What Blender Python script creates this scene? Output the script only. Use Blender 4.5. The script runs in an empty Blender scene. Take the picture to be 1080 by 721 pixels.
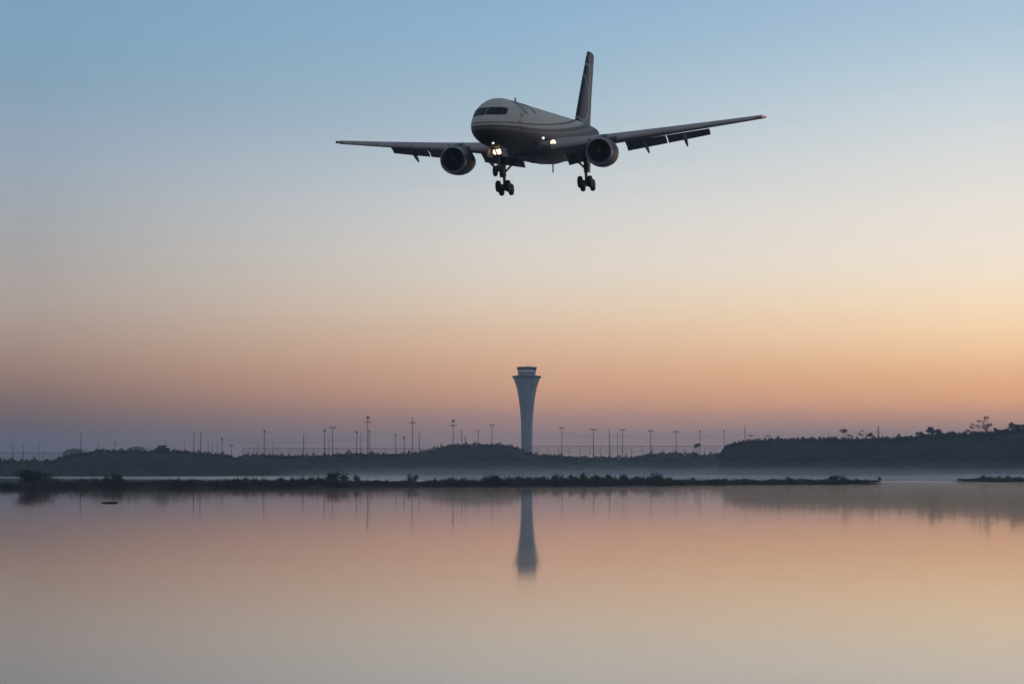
import bpy, math, random
import numpy as np
from mathutils import Vector, Matrix

rnd = random.Random(7)
rng = np.random.default_rng(11)
S = bpy.context.scene
COL = S.collection

# ------------------------------------------------------------------ camera
CAM = Vector((0, 0, 4.8))
PITCH = math.atan(129.5 / 2100)
cam = bpy.data.cameras.new('camera')
cam.lens, cam.sensor_width, cam.sensor_fit = 70, 36, 'HORIZONTAL'
cam.clip_start, cam.clip_end = 0.5, 20000
camo = bpy.data.objects.new('camera', cam); COL.objects.link(camo)
camo.location = CAM; camo.rotation_euler = (math.radians(90) + PITCH, 0, 0)
S.camera = camo

# ------------------------------------------------------------------ sky (dusk: blue above, orange afterglow low on the right)
def lin(c):
    return tuple((v / 255 / 12.92) if v <= 10 else ((v / 255 + .055) / 1.055) ** 2.4 for v in c)
W = bpy.data.worlds.new('World'); S.world = W; W.use_nodes = True
nt = W.node_tree; nt.nodes.clear()
def N(t, **k):
    n = nt.nodes.new(t)
    for a, b in k.items(): setattr(n, a, b)
    return n
def L(a, b): nt.links.new(a, b)
def M(op, a, b=None, c=None, clamp=False):
    n = N('ShaderNodeMath', operation=op); n.use_clamp = clamp
    for i, v in enumerate((a, b, c)):
        if v is None: continue
        if isinstance(v, (int, float)): n.inputs[i].default_value = v
        else: L(v, n.inputs[i])
    return n.outputs[0]
tc = N('ShaderNodeTexCoord'); sx = N('ShaderNodeSeparateXYZ'); L(tc.outputs['Generated'], sx.inputs[0])
X, Y, Z = sx.outputs
pos = M('MULTIPLY', M('MAXIMUM', Z, 0.0), 2.0, clamp=True)
def ramp(stops):
    r = N('ShaderNodeValToRGB'); e = r.color_ramp.elements
    r.color_ramp.interpolation = 'B_SPLINE'
    stops = sorted(stops)
    sc_ = lambda c: (*[v * .25 for v in lin(c)], 1)         # a ramp holds 0..1: scaled down here, back up in the Background
    e[0].position, e[0].color = stops[0][0], sc_(stops[0][1])
    e[-1].position, e[-1].color = stops[-1][0], sc_(stops[-1][1])
    for p, c in stops[1:-1]: e.new(p).color = sc_(c)
    L(pos, r.inputs[0]); return r.outputs[0]
def yp(y): return max(0, math.sin(PITCH + math.atan((360.5 - y) / 2100)) * 2.0)
ROWS = (0, 60, 120, 180, 240, 290, 330, 370, 400, 425, 440, 460, 475)
#SKYTABLE-BEGIN
T_L = [(131.4, 163.9, 196.1), (129.6, 168.2, 190.6), (144.5, 168.3, 190.2), (163.0, 177.0, 192.2), (173.4, 177.1, 179.3), (186.2, 176.3, 169.2), (192.7, 174.9, 162.0), (188.4, 156.2, 131.7), (179.4, 137.3, 110.0), (152.5, 109.2, 83.4), (150.8, 103.2, 69.0), (121.0, 65.7, 44.0), (113.4, 64.0, 43.4)]
T_C = [(144.2, 179.5, 212.7), (156.9, 188.5, 210.0), (173.8, 196.0, 210.5), (200.9, 211.2, 216.9), (231.2, 226.6, 220.4), (243.5, 230.7, 213.6), (250.5, 222.6, 190.6), (255.1, 204.1, 162.6), (251.8, 190.0, 141.6), (259.1, 181.8, 131.4), (223.0, 162.9, 134.7), (246.9, 170.2, 133.3), (227.2, 162.6, 129.8)]
T_R = [(170.3, 196.5, 223.4), (184.3, 209.3, 221.5), (214.2, 224.5, 232.5), (235.8, 234.8, 229.2), (254.7, 243.8, 230.7), (266.9, 248.7, 223.8), (282.0, 247.2, 201.9), (284.5, 232.2, 174.2), (284.4, 211.9, 137.4), (294.3, 204.9, 131.4), (274.0, 187.7, 130.3), (241.9, 172.7, 129.8), (227.4, 166.1, 128.6)]
#SKYTABLE-END
SKY_L = [(yp(y), c) for y, c in zip(ROWS, T_L)] + [(.62, (126, 156, 182)), (1, (114, 135, 160))]
SKY_C = [(yp(y), c) for y, c in zip(ROWS, T_C)] + [(.62, (143, 171, 194)), (1, (118, 139, 164))]
SKY_R = [(yp(y), c) for y, c in zip(ROWS, T_R)] + [(.62, (157, 181, 201)), (1, (122, 142, 166))]
BACK = [(0, (104, 102, 112)), (.3, (132, 125, 128)), (1, (94, 106, 126))]
rl, rc, rr, rb = ramp(SKY_L), ramp(SKY_C), ramp(SKY_R), ramp(BACK)
az = M('ARCTAN2', X, Y)
def mix(f, a, b):
    m = N('ShaderNodeMix', data_type='RGBA'); L(f, m.inputs[0]); L(a, m.inputs[6]); L(b, m.inputs[7]); return m.outputs[2]
f1 = M('DIVIDE', M('ADD', az, 0.238), 0.238, clamp=True)
f2 = M('DIVIDE', az, 0.238, clamp=True)
front = mix(f2, mix(f1, rl, rc), rr)
GA = 0.35
ca = M('DIVIDE', M('ADD', M('MULTIPLY', X, math.sin(GA)), M('MULTIPLY', Y, math.cos(GA))),
       M('MAXIMUM', M('SQRT', M('ADD', M('MULTIPLY', X, X), M('MULTIPLY', Y, Y))), 1e-4))
mr = N('ShaderNodeMapRange', interpolation_type='SMOOTHERSTEP'); L(ca, mr.inputs[0])
mr.inputs[1].default_value, mr.inputs[2].default_value, mr.inputs[3].default_value, mr.inputs[4].default_value = .72, -.35, 0, 1
sky = mix(mr.outputs[0], front, rb)
# faint streaks of thin cirrus in the glow
mp = N('ShaderNodeMapping'); mp.inputs['Scale'].default_value = (2.2, 2.2, 55); L(tc.outputs['Generated'], mp.inputs[0])
nz = N('ShaderNodeTexNoise'); nz.inputs['Scale'].default_value = 2.0; nz.inputs['Detail'].default_value = 3; L(mp.outputs[0], nz.inputs[0])
k = M('ADD', M('MULTIPLY', nz.outputs[0], .05), .975)
vm = N('ShaderNodeVectorMath', operation='SCALE'); L(sky, vm.inputs[0]); L(k, vm.inputs['Scale'])
nish = N('ShaderNodeTexSky', sky_type='NISHITA'); nish.sun_disc = False
SUN_EL, SUN_AZ = math.radians(1.5), math.radians(24)
nish.sun_elevation, nish.sun_rotation = SUN_EL, SUN_AZ
bg1 = N('ShaderNodeBackground'); L(vm.outputs[0], bg1.inputs[0]); bg1.inputs[1].default_value = 4.0
bg2 = N('ShaderNodeBackground'); L(nish.outputs[0], bg2.inputs[0]); bg2.inputs[1].default_value = 0.0004
ad = N('ShaderNodeAddShader'); L(bg1.outputs[0], ad.inputs[0]); L(bg2.outputs[0], ad.inputs[1])
out = N('ShaderNodeOutputWorld'); L(ad.outputs[0], out.inputs[0])

# the sun: just gone behind the horizon haze on the right, only a faint warm push is left
sun = bpy.data.lights.new('sun', 'SUN'); sun.energy = 0.12; sun.angle = math.radians(10); sun.color = (1, .72, .5)
so = bpy.data.objects.new('sun', sun); COL.objects.link(so)
d = Vector((math.sin(SUN_AZ) * math.cos(SUN_EL), math.cos(SUN_AZ) * math.cos(SUN_EL), math.sin(SUN_EL)))
so.rotation_euler = d.to_track_quat('Z', 'Y').to_euler(); so.location = (300, 600, 60)

S.view_settings.view_transform = 'Standard'; S.view_settings.look = 'None'
S.view_settings.exposure = 0; S.view_settings.gamma = 1; S.view_settings.use_curve_mapping = False
S.cycles.use_denoising = True
S.cycles.max_bounces = 6; S.cycles.volume_bounces = 2; S.cycles.transparent_max_bounces = 16

# ------------------------------------------------------------------ helpers
FWD = Vector((0, math.cos(PITCH), math.sin(PITCH))); UP = Vector((0, -math.sin(PITCH), math.cos(PITCH)))
def at(px, py, D):
    """world point at ground distance D that the photograph shows at pixel (px, py)"""
    r = FWD * 2100 + Vector((px - 540, 0, 0)) + UP * (360.5 - py)
    return CAM + r * (D / r.y)
def xat(px, D): return (px - 540) / 2100 * D
def zat(py, D): return at(540, py, D).z

class MB:
    def __init__(s): s.v = []; s.f = []
    def add(s, vs, fs):
        o = len(s.v); s.v += [tuple(v) for v in vs]; s.f += [tuple(i + o for i in f) for f in fs]
    def box(s, c, size, rot=None):
        x, y, z = (a / 2 for a in size); c = Vector(c)
        vs = [Vector(p) for p in ((-x,-y,-z),(x,-y,-z),(x,y,-z),(-x,y,-z),(-x,-y,z),(x,-y,z),(x,y,z),(-x,y,z))]
        if rot is not None: vs = [rot @ v for v in vs]
        s.add([v + c for v in vs], [(3,2,1,0),(4,5,6,7),(0,1,5,4),(1,2,6,5),(2,3,7,6),(3,0,4,7)])
    def loft(s, rings, cap=True, closed=True):
        n = len(rings[0]); vs = [p for r in rings for p in r]; fs = []
        m = n if closed else n - 1
        for a in range(len(rings) - 1):
            for i in range(m):
                j = (i + 1) % n
                fs.append((a*n+i, a*n+j, (a+1)*n+j, (a+1)*n+i))
        if cap:
            fs.append(tuple(reversed(range(n)))); fs.append(tuple(range((len(rings)-1)*n, len(rings)*n)))
        s.add(vs, fs)
    def tube(s, p0, p1, r0, r1=None, n=8):
        r1 = r0 if r1 is None else r1
        p0, p1 = Vector(p0), Vector(p1); a = (p1 - p0).normalized()
        u = a.orthogonal().normalized(); w = a.cross(u)
        s.loft([[p + (u*math.cos(2*math.pi*i/n) + w*math.sin(2*math.pi*i/n)) * r for i in range(n)] for p, r in ((p0, r0), (p1, r1))])
    def lathe(s, prof, axis='z', c=(0,0,0), n=24, cap=True):
        """prof: (along, radius)"""
        c = Vector(c); rings = []
        for t, r in prof:
            ring = []
            for i in range(n):
                a = 2*math.pi*i/n; p, q = r*math.cos(a), r*math.sin(a)
                ring.append(c + Vector({'z': (p, q, t), 'x': (t, p, q), 'y': (q, t, p)}[axis]))
            rings.append(ring)
        s.loft(rings, cap)
    def build(s, name, mat, parent=None, smooth=False, loc=None):
        me = bpy.data.meshes.new(name); me.from_pydata(s.v, [], s.f); me.validate(); me.update()
        if mat: me.materials.append(mat)
        if smooth: me.polygons.foreach_set('use_smooth', [True] * len(me.polygons))
        o = bpy.data.objects.new(name, me); COL.objects.link(o)
        if parent: o.parent = parent
        if loc is not None: o.location = loc
        return o
def sharp(o, ang=35):
    o.data.set_sharp_from_angle(angle=math.radians(ang)); return o
def tag(o, label=None, cat=None, group=None, kind=None):
    for k_, v_ in (('label', label), ('category', cat), ('group', group), ('kind', kind)):
        if v_: o[k_] = v_
    return o
def empty(name, loc, rz=0):
    o = bpy.data.objects.new(name, None); COL.objects.link(o); o.location = loc; o.rotation_euler.z = rz
    o.empty_display_size = .5; return o
def copy_tree(o, parent=None):
    c = o.copy(); COL.objects.link(c)
    if parent: c.parent = parent
    for ch in list(o.children): copy_tree(ch, c)
    return c

def mat(name, col, rough=.6, metal=0, noise=None, emit=None, estr=0, spec=.5):
    m = bpy.data.materials.new(name); m.use_nodes = True; t = m.node_tree; b = t.nodes['Principled BSDF']
    b.inputs['Base Color'].default_value = (*col, 1); b.inputs['Roughness'].default_value = rough
    b.inputs['Metallic'].default_value = metal; b.inputs['Specular IOR Level'].default_value = spec
    if noise:
        scale, amt = noise
        c = t.nodes.new('ShaderNodeTexCoord'); n = t.nodes.new('ShaderNodeTexNoise'); n.inputs['Scale'].default_value = scale
        n.inputs['Detail'].default_value = 5
        r = t.nodes.new('ShaderNodeValToRGB'); r.color_ramp.elements[0].position = .3; r.color_ramp.elements[1].position = .7
        r.color_ramp.elements[0].color = (*[v*(1-amt) for v in col], 1); r.color_ramp.elements[1].color = (*[min(1, v*(1+amt)) for v in col], 1)
        t.links.new(c.outputs['Object'], n.inputs['Vector']); t.links.new(n.outputs[0], r.inputs[0]); t.links.new(r.outputs[0], b.inputs['Base Color'])
    if emit:
        b.inputs['Emission Color'].default_value = (*emit, 1); b.inputs['Emission Strength'].default_value = estr
    return m

MAT = dict(
    scrub=mat('dull_scrub_leaves', (.045, .055, .035), .8, noise=(.05, .5), spec=.1),
    leaf=mat('tree_leaves', (.05, .06, .035), .8, noise=(.4, .5), spec=.1),
    reed=mat('dry_reeds', (.085, .085, .06), .8, noise=(.15, .5), spec=.1),
    bush=mat('islet_bush_leaves', (.06, .068, .045), .8, noise=(.6, .5), spec=.1),
    bark=mat('bark', (.05, .042, .035), .9, noise=(3, .4), spec=.1),
    soil=mat('bank_soil', (.045, .048, .034), .9, noise=(.08, .5), spec=.1),
    ground=mat('field_ground', (.07, .07, .05), .9, noise=(.02, .4), spec=.1),
    conc=mat('tower_concrete', (.40, .46, .50), .75, noise=(.15, .12)),
    conc_dark=mat('dark_cladding', (.10, .12, .14), .6, noise=(.3, .2)),
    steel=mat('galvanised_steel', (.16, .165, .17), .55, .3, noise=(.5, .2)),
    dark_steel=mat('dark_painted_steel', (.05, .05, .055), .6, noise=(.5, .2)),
    glass=mat('dark_glass', (.012, .013, .015), .4, noise=(2, .2), spec=.05),
    hut=mat('hut_wall', (.12, .115, .11), .8, noise=(.5, .2)),
    roofm=mat('hut_roof', (.09, .085, .085), .7, noise=(.5, .2)),
    pale=mat('pale_sheet_metal', (.26, .27, .28), .6, noise=(.1, .1)),
    cable=mat('cable', (.04, .04, .04), .6, noise=(1, .1)),
    rubber=mat('tyre_rubber', (.05, .05, .055), .75, noise=(3, .2)),
    gear=mat('gear_steel', (.15, .15, .16), .5, .3, noise=(2, .2)),
    wing=mat('wing_grey', (.52, .48, .45), .6, noise=(.6, .12), spec=.15),
    under=mat('flap_grey', (.40, .38, .37), .6, noise=(.6, .12), spec=.15),
    nacelle=mat('nacelle_paint', (.18, .175, .185), .55, noise=(.8, .15), spec=.2),
    lip=mat('bare_inlet_lip', (.32, .32, .33), .35, .6, noise=(3, .1)),
    fan=mat('fan_titanium', (.14, .14, .15), .45, .6, noise=(6, .3)),
    ink=mat('dark_paint', (.03, .032, .045), .5, noise=(2, .2)),
    lamp_warm=mat('landing_lamp', (.9, .85, .7), .3, emit=(1, .70, .42), estr=3.4),
    lamp_white=mat('white_lamp', (.9, .9, .9), .3, emit=(1, .95, .9), estr=1.3),
    lamp_red=mat('red_lamp', (.8, .3, .3), .3, emit=(1, .45, .4), estr=.5),
    lamp_cool=mat('cab_lamp', (.8, .85, .9), .3, emit=(.75, .85, 1), estr=.24),
)
cabg = bpy.data.materials.new('cab_glass'); cabg.use_nodes = True
_t = cabg.node_tree; _b = _t.nodes['Principled BSDF']
_b.inputs['Base Color'].default_value = (.20, .25, .30, 1); _b.inputs['Roughness'].default_value = .03; _b.inputs['Transmission Weight'].default_value = .95
_b.inputs['IOR'].default_value = 1.02
MAT['cabglass'] = cabg

def leaf_mesh(mb_pts, sizes, name, material, parent=None, flat=.0):
    """one mesh of many small bent leaf-clump faces at given points"""
    n = len(mb_pts); P = np.asarray(mb_pts, float); sz = np.asarray(sizes, float)[:, None]
    a = rng.normal(size=(n, 3)); a /= np.linalg.norm(a, axis=1)[:, None]
    b = rng.normal(size=(n, 3)); b -= a * (a * b).sum(1)[:, None]; b /= np.linalg.norm(b, axis=1)[:, None]
    j = rng.uniform(.6, 1.3, (n, 4, 1))
    q = np.stack([P + a*sz*j[:, 0], P + b*sz*.6*j[:, 1], P - a*sz*j[:, 2], P - b*sz*.6*j[:, 3]], 1).reshape(-1, 3)
    me = bpy.data.meshes.new(name); me.vertices.add(n*4); me.vertices.foreach_set('co', q.ravel())
    me.loops.add(n*4); me.loops.foreach_set('vertex_index', np.arange(n*4, dtype=np.int32))
    me.polygons.add(n); me.polygons.foreach_set('loop_start', np.arange(0, n*4, 4, dtype=np.int32))
    me.update(calc_edges=True); me.validate(); me.materials.append(material)
    o = bpy.data.objects.new(name, me); COL.objects.link(o)
    if parent: o.parent = parent
    return o

# ------------------------------------------------------------------ the setting: ground, water, banks
g = MB()
xs = [-7000, -3000, -900, -300, 0, 300, 900, 3000, 7000]
ys = [-600, 0, 300, 700, 1050, 1120, 1200, 1400, 2000, 4000, 8000]
zs = [-2.5, -2.5, -2.5, -2.5, -2.5, .6, 1.5, 1.5, 1.5, 1.5, 1.5]
g.add([(x, y, z) for y, z in zip(ys, zs) for x in xs],
      [(r*9+c, r*9+c+1, (r+1)*9+c+1, (r+1)*9+c) for r in range(len(ys)-1) for c in range(8)])
tag(g.build('ground', MAT['ground']), kind='structure')

wm = bpy.data.materials.new('lake_water'); wm.use_nodes = True
t = wm.node_tree; b = t.nodes['Principled BSDF']; b2 = t.nodes.new('ShaderNodeBsdfPrincipled'); wmx = t.nodes.new('ShaderNodeMixShader')
for q, r_ in ((b, .043), (b2, .17)):
    q.inputs['Base Color'].default_value = (.05, .055, .06, 1); q.inputs['Roughness'].default_value = r_; q.inputs['IOR'].default_value = 1.36
    q.inputs['Coat Weight'].default_value = .35; q.inputs['Coat Roughness'].default_value = r_; q.inputs['Coat IOR'].default_value = 1.4
def wn(ty): return t.nodes.new(ty)
def wmath(op, a, c_=None, cl=False):
    q = wn('ShaderNodeMath'); q.operation = op; q.use_clamp = cl
    for i, v in enumerate((a, c_)):
        if v is None: continue
        if isinstance(v, (int, float)): q.inputs[i].default_value = v
        else: t.links.new(v, q.inputs[i])
    return q.outputs[0]
c = wn('ShaderNodeTexCoord'); sp = wn('ShaderNodeSeparateXYZ'); t.links.new(c.outputs['Object'], sp.inputs[0])
mpp = wn('ShaderNodeMapping'); mpp.inputs['Scale'].default_value = (.004, .045, 1); t.links.new(c.outputs['Object'], mpp.inputs[0])
n1 = wn('ShaderNodeTexNoise'); n1.inputs['Scale'].default_value = 1; n1.inputs['Detail'].default_value = 3; t.links.new(mpp.outputs[0], n1.inputs['Vector'])
# ruffled zone: from about 560 m out, starting farther away on the left
edge = wmath('ADD', wmath('MULTIPLY', wmath('MAXIMUM', wmath('MULTIPLY', sp.outputs[0], -1.0), 0.0), .9), 560)
far = wmath('DIVIDE', wmath('SUBTRACT', wmath('ADD', sp.outputs[1], wmath('MULTIPLY', n1.outputs[0], 60)), edge), 90, True)
near = wmath('ADD', wmath('MULTIPLY', n1.outputs[0], .24), wmath('ADD', wmath('MULTIPLY', sp.outputs[0], .0014), -.02), True)
t.links.new(wmath('MAXIMUM', wmath('MULTIPLY', far, .95), near), wmx.inputs[0])
mrr = wn('ShaderNodeMapRange'); mrr.inputs[3].default_value = .17; mrr.inputs[4].default_value = .33; t.links.new(far, mrr.inputs[0]); t.links.new(mrr.outputs[0], b2.inputs['Roughness'])
t.links.new(b.outputs[0], wmx.inputs[1]); t.links.new(b2.outputs[0], wmx.inputs[2])
t.links.new(wmx.outputs[0], t.nodes['Material Output'].inputs['Surface'])
wq = MB(); wq.add([(-6500, -500, 0), (6500, -500, 0), (6500, 1108, 0), (-6500, 1108, 0)], [(0, 1, 2, 3)])
tag(wq.build('lake_water', wm), kind='structure')

# crest line of the far banks as seen along the photo: (px, py)
CREST = [(-300, 482), (-60, 484), (0, 483.5), (58, 483.5), (66, 479), (80, 477), (96, 474.5), (103, 472.5), (125, 472.5), (150, 474), (165, 473.5), (182, 473),
         (206, 474.5), (236, 477), (248, 480), (262, 478), (285, 477.5), (300, 478.5), (345, 478), (362, 476), (378, 476), (418, 477),
         (436, 475.5), (450, 473.5), (465, 469), (478, 467), (500, 466.5), (525, 466.5), (540, 468), (547, 470), (555, 475), (566, 477),
         (585, 478), (605, 480), (640, 480), (668, 480), (682, 477), (700, 476), (715, 475.5), (728, 478.5), (745, 478), (762, 475), (775, 476), (800, 478), (1500, 478)]
TOE = [(-300, 800), (0, 815), (430, 900), (700, 985), (1500, 985)]
CREST2 = [(740, 492), (758, 480), (765, 471.5), (772, 467.5), (782, 465.5), (800, 464), (815, 463), (850, 462.5), (880, 461.5), (900, 463), (915, 462), (940, 461),
          (965, 460), (990, 457.5), (1020, 457), (1050, 455), (1080, 452), (1120, 450), (1200, 449), (1400, 452)]
TOE2 = [(740, 965), (800, 950), (1080, 900), (1400, 860)]
def interp(tab, x): return float(np.interp(x, [a for a, _ in tab], [b_ for _, b_ in tab]))
def bank(name, crest, toe, px0, px1, run, material):
    m = MB(); cols = np.arange(px0, px1 + 1, 3.0)
    rows = [(-6, -.6, 0), (0, -.05, 0), (.12*run, None, .25), (.3*run, None, .5), (.55*run, None, .78), (.8*run, None, .95), (run, None, 1.0),
            (run*1.5, None, .97), (run*2.2, None, .9), (run*3.2, None, .5), (run*4, .5, 0)]
    pts = []
    for dd, zf, fr in rows:
        for px in cols:
            D0 = interp(toe, px); D = D0 + dd; H = zat(interp(crest, px), D0 + run) - (1.9 if crest is CREST else 1.5)
            z = zf if zf is not None else max(.1, H * fr + (rnd.uniform(-.35, .35) if fr < .99 else rnd.uniform(-.25, .25)))
            pts.append((xat(px, D), D, z))
    n = len(cols)
    m.add(pts, [(r*n+i, r*n+i+1, (r+1)*n+i+1, (r+1)*n+i) for r in range(len(rows)-1) for i in range(n-1)])
    return tag(m.build(name, material, smooth=True), kind='structure')
def bank_z(crest, toe, run, px, D):
    dd = D - interp(toe, px); H = zat(interp(crest, px), interp(toe, px) + run) - (1.9 if crest is CREST else 1.5)
    return max(.2, H * float(np.interp(dd/run, [0, .12, .3, .55, .8, 1, 1.5, 2.2, 3.2, 4], [0, .25, .5, .78, .95, 1, .97, .9, .5, 0])))
RUN, RUN2 = 90, 70
bank('hills', CREST, TOE, -300, 1200, RUN, MAT['soil'])
bank('wooded_hills', CREST2, TOE2, 740, 1380, RUN2, MAT['soil'])

def scrub(crest, toe, run, px0, px1, n, smin, smax, lift, name, label):
    P, s = [], []
    for i in range(n):
        px = rnd.uniform(px0, px1); u = rnd.random()
        q = rnd.uniform(.8, 1.1) if u < .6 else rnd.uniform(.03, 1.0)
        D = interp(toe, px) + q*run
        clump = .35 + .35*math.sin(px*.83 + 3*math.sin(px*.217)) * math.sin(px*.157 + 1) + .3*math.sin(px*.41 + 2*math.sin(px*1.3))**2 + (.9 if crest is CREST else .3)*max(0, math.sin(px*.61 + 1.3*math.sin(px*.23)) * math.sin(px*.097 + .7))**1.6
        z = bank_z(crest, toe, run, px, D)
        size = rnd.uniform(smin, smax)
        P.append((xat(px, D), D, z + rnd.random()**1.2 * lift * (.35 + clump))); s.append(size)
    o = leaf_mesh(P, s, name, MAT['scrub']); tag(o, label, 'scrub', kind='stuff'); return o
scrub(CREST, TOE, RUN, -150, 790, 60000, .15, .42, 1.5, 'hillside_scrub', 'low dark scrub covering the far bank below the control tower')
scrub(CREST2, TOE2, RUN2, 758, 1250, 60000, .18, .5, 2.2, 'woodland', 'dense dark woodland covering the right far bank')

# ------------------------------------------------------------------ low islets in the lake
def islet(name, line, width, height):
    """line: (px, D) along the near waterline"""
    m = MB(); px0, px1 = line[0][0], line[-1][0]; cols = np.linspace(px0, px1, 160)
    pts = []; fr = [(0, -.3), (.08, .05), (.3, .7), (.6, 1), (.85, .6), (1.0, -.3)]
    for f_, h in fr:
        for px in cols:
            e = min(1, (px1 - px) / 60 + .02, (px - px0) / 25 + .02)
            D = interp(line, px) + width * (f_ * e + (.5 - .5*e)) + 1.2*math.sin(px*.11) + .7*math.sin(px*.37)
            pts.append((xat(px, D), D, h * height * (e if h > 0 else 1) * (1 + .25*math.sin(px*.21)) + (.0 if h < 0 else rnd.uniform(0, .08))))
    n = len(cols)
    m.add(pts, [(r*n+i, r*n+i+1, (r+1)*n+i+1, (r+1)*n+i) for r in range(5) for i in range(n-1)])
    return tag(m.build(name, MAT['soil'], smooth=True), kind='structure')
LINE1 = [(-220, 395), (0, 408), (300, 425), (540, 448), (700, 468), (800, 480), (931, 496)]
LINE2 = [(1003, 570), (1080, 560), (1260, 545)]
islet('islet_ground', LINE1, 15, 1.15)
islet('islet_ground', LINE2, 12, .7)
# height of the reed cover along the main islet, in metres above the soil
RTOP = [(-220, 1.6), (20, .9), (60, 1.5), (160, 1.2), (270, 1.6), (340, 1.7), (380, 1.2), (430, .9), (500, 1.4), (540, 1.7), (600, 1.8), (690, 1.6), (720, 1.0), (820, .9), (900, .9), (945, .3)]
def reeds(line, n, top, px0, px1, width, label):
    m = MB()
    for i in range(n):
        px = rnd.uniform(px0, px1); D = interp(line, px) + width * rnd.uniform(.08, .8)
        h = interp(top, px) * rnd.uniform(.4, 1.0) * (.75 + .5*abs(math.sin(px*.043) * math.sin(px*.317 + 1))) * (1.55 if rnd.random() < .05 else 1)
        x = xat(px, D); z = .35; w = rnd.uniform(.05, .12); a = rnd.uniform(0, 3.14); lx, ly = rnd.uniform(-.35, .35)*h, rnd.uniform(-.3, .3)*h
        cx_, cy_ = math.cos(a)*w, math.sin(a)*w
        m.add([(x-cx_, D-cy_, z), (x+cx_, D+cy_, z), (x+lx*.5+cx_*.8, D+ly*.5+cy_*.8, z+h*.6), (x+lx, D+ly, z+h), (x+lx*.5-cx_*.8, D+ly*.5-cy_*.8, z+h*.6)],
              [(0, 1, 2, 4), (4, 2, 3)])
    return tag(m.build('reeds', MAT['reed']), label, 'reeds', kind='stuff')
reeds(LINE1, 42000, RTOP, -200, 925, 14, 'rough dark reeds and grass covering the long islet')
reeds(LINE2, 5000, [(1003, .5), (1040, 1.2), (1260, 1.2)], 1008, 1250, 11, 'rough dark reeds on the small islet at right')

def make_bush(seed, rx, ry, h, n, leaf, lobes, spiky=False):
    r = random.Random(seed); e = empty('bush', (0, 0, 0))
    st = MB(); P, s = [], []
    L_ = []
    for i in range(lobes):
        L_.append((r.uniform(-.65, .65)*rx, r.uniform(-.6, .6)*ry, r.uniform(.3, .78)*h, r.uniform(.3, .55)))
    for lx, ly, lz, k_ in L_:
        st.tube((lx*.15, ly*.15, -.2), (lx, ly, lz), .06*h/3+.02, .015, 5)
        for q in range(3):
            st.tube((lx*.6, ly*.6, lz*.6), (lx + r.uniform(-.35, .35)*rx, ly + r.uniform(-.3, .3)*ry, min(h*1.08, lz + r.uniform(.1, .45)*h)), .02*h/3+.01, .008, 4)
    for i in range(n):
        lx, ly, lz, k_ = r.choice(L_)
        a, bb, q = r.gauss(0, .5), r.gauss(0, .5), r.gauss(0, .5)
        z = lz + q*k_*h*.75
        P.append((lx + a*k_*rx, ly + bb*k_*ry, max(.02, min(h, z)))); s.append(leaf*r.uniform(.5, 1.2))
    if spiky:
        for i in range(30):
            a = r.uniform(-1, 1); st.tube((a*rx*.5, r.uniform(-.4, .4)*ry, 0), (a*rx*1.0, r.uniform(-.5, .5)*ry, h*r.uniform(.7, 1.2)), .03, .008, 4)
    st.build('stem', MAT['bark'], e); leaf_mesh(P, s, 'foliage', MAT['bush'], e)
    return e
BP = [make_bush(1, 4.6, 3, 3.8, 2600, .26, 9), make_bush(2, 2.2, 1.8, 2.6, 1100, .2, 6), make_bush(3, 1.3, 1.2, 1.7, 500, .17, 4), make_bush(4, 1.7, 1.4, 2.3, 500, .16, 5, True)]
BUSHES = [ # px, proto, scale x, scale z, label
 (42, 0, 1.0, .86, 'broad dark bush, largest on the islet, near the left edge'),
 (122, 1, .95, 1.0, 'rounded bush on the islet right of the largest bush'),
 (89, 2, 1.2, .8, 'low bush on the islet between the largest bush and the rounded one'),
 (206, 2, 1.4, .75, 'low bush on the islet below the pair of tall dark poles'),
 (296, 2, 1.2, .9, 'small bush on the islet left of the upright twiggy bush'),
 (355, 1, 1.15, 1.12, 'upright bush with a pointed crown on the islet below the crowd of poles'),
 (376, 3, .8, .9, 'twiggy bush touching the right side of the pointed bush'),
 (436, 3, .9, 1.0, 'loose twiggy bush on the islet below a cross-armed mast'),
 (474, 2, 1.2, .8, 'low bush on the islet at the foot of the rounded hill'),
 (519, 1, .9, .85, 'compact bush on the islet left of the control tower'),
 (548, 2, 1.0, .9, 'small bush on the islet under the control tower'),
 (571, 2, 1.1, 1.0, 'first in the row of knobbly bushes right of the control tower'),
 (587, 1, .62, .86, 'second of the knobbly bushes right of the control tower'),
 (603, 2, 1.0, 1.15, 'third of the knobbly bushes right of the control tower'),
 (615, 1, .6, .95, 'tallest of the knobbly bushes right of the control tower'),
 (629, 2, 1.0, 1.1, 'knobbly bush just right of the tallest one in the row'),
 (643, 2, 1.0, 1.2, 'knobbly bush below the plain dark mast'),
 (658, 1, .6, .85, 'wide knobbly bush near the right end of the row'),
 (671, 2, .9, .95, 'last small bush of the knobbly row'),
 (692, 3, 1.25, 1.05, 'wispy twiggy bush after the knobbly row'),
 (703, 2, .8, .8, 'little bush leaning against the wispy twiggy bush'),
 (731, 2, .75, .75, 'little round bush standing alone on the bare middle of the islet'),
 (763, 2, .7, .6, 'very low bush on the thin right half of the islet'),
 (831, 2, .8, .85, 'small peaked bush on the thin right half of the islet'),
 (881, 1, 1.15, .72, 'spreading low bush near the right tip of the islet'),
 (927, 2, .45, .8, 'tiny upright tuft at the very tip of the islet'),
 (1036, 2, 1.0, .75, 'small bush on the separate islet at the right edge'),
]
used = set()
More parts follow.
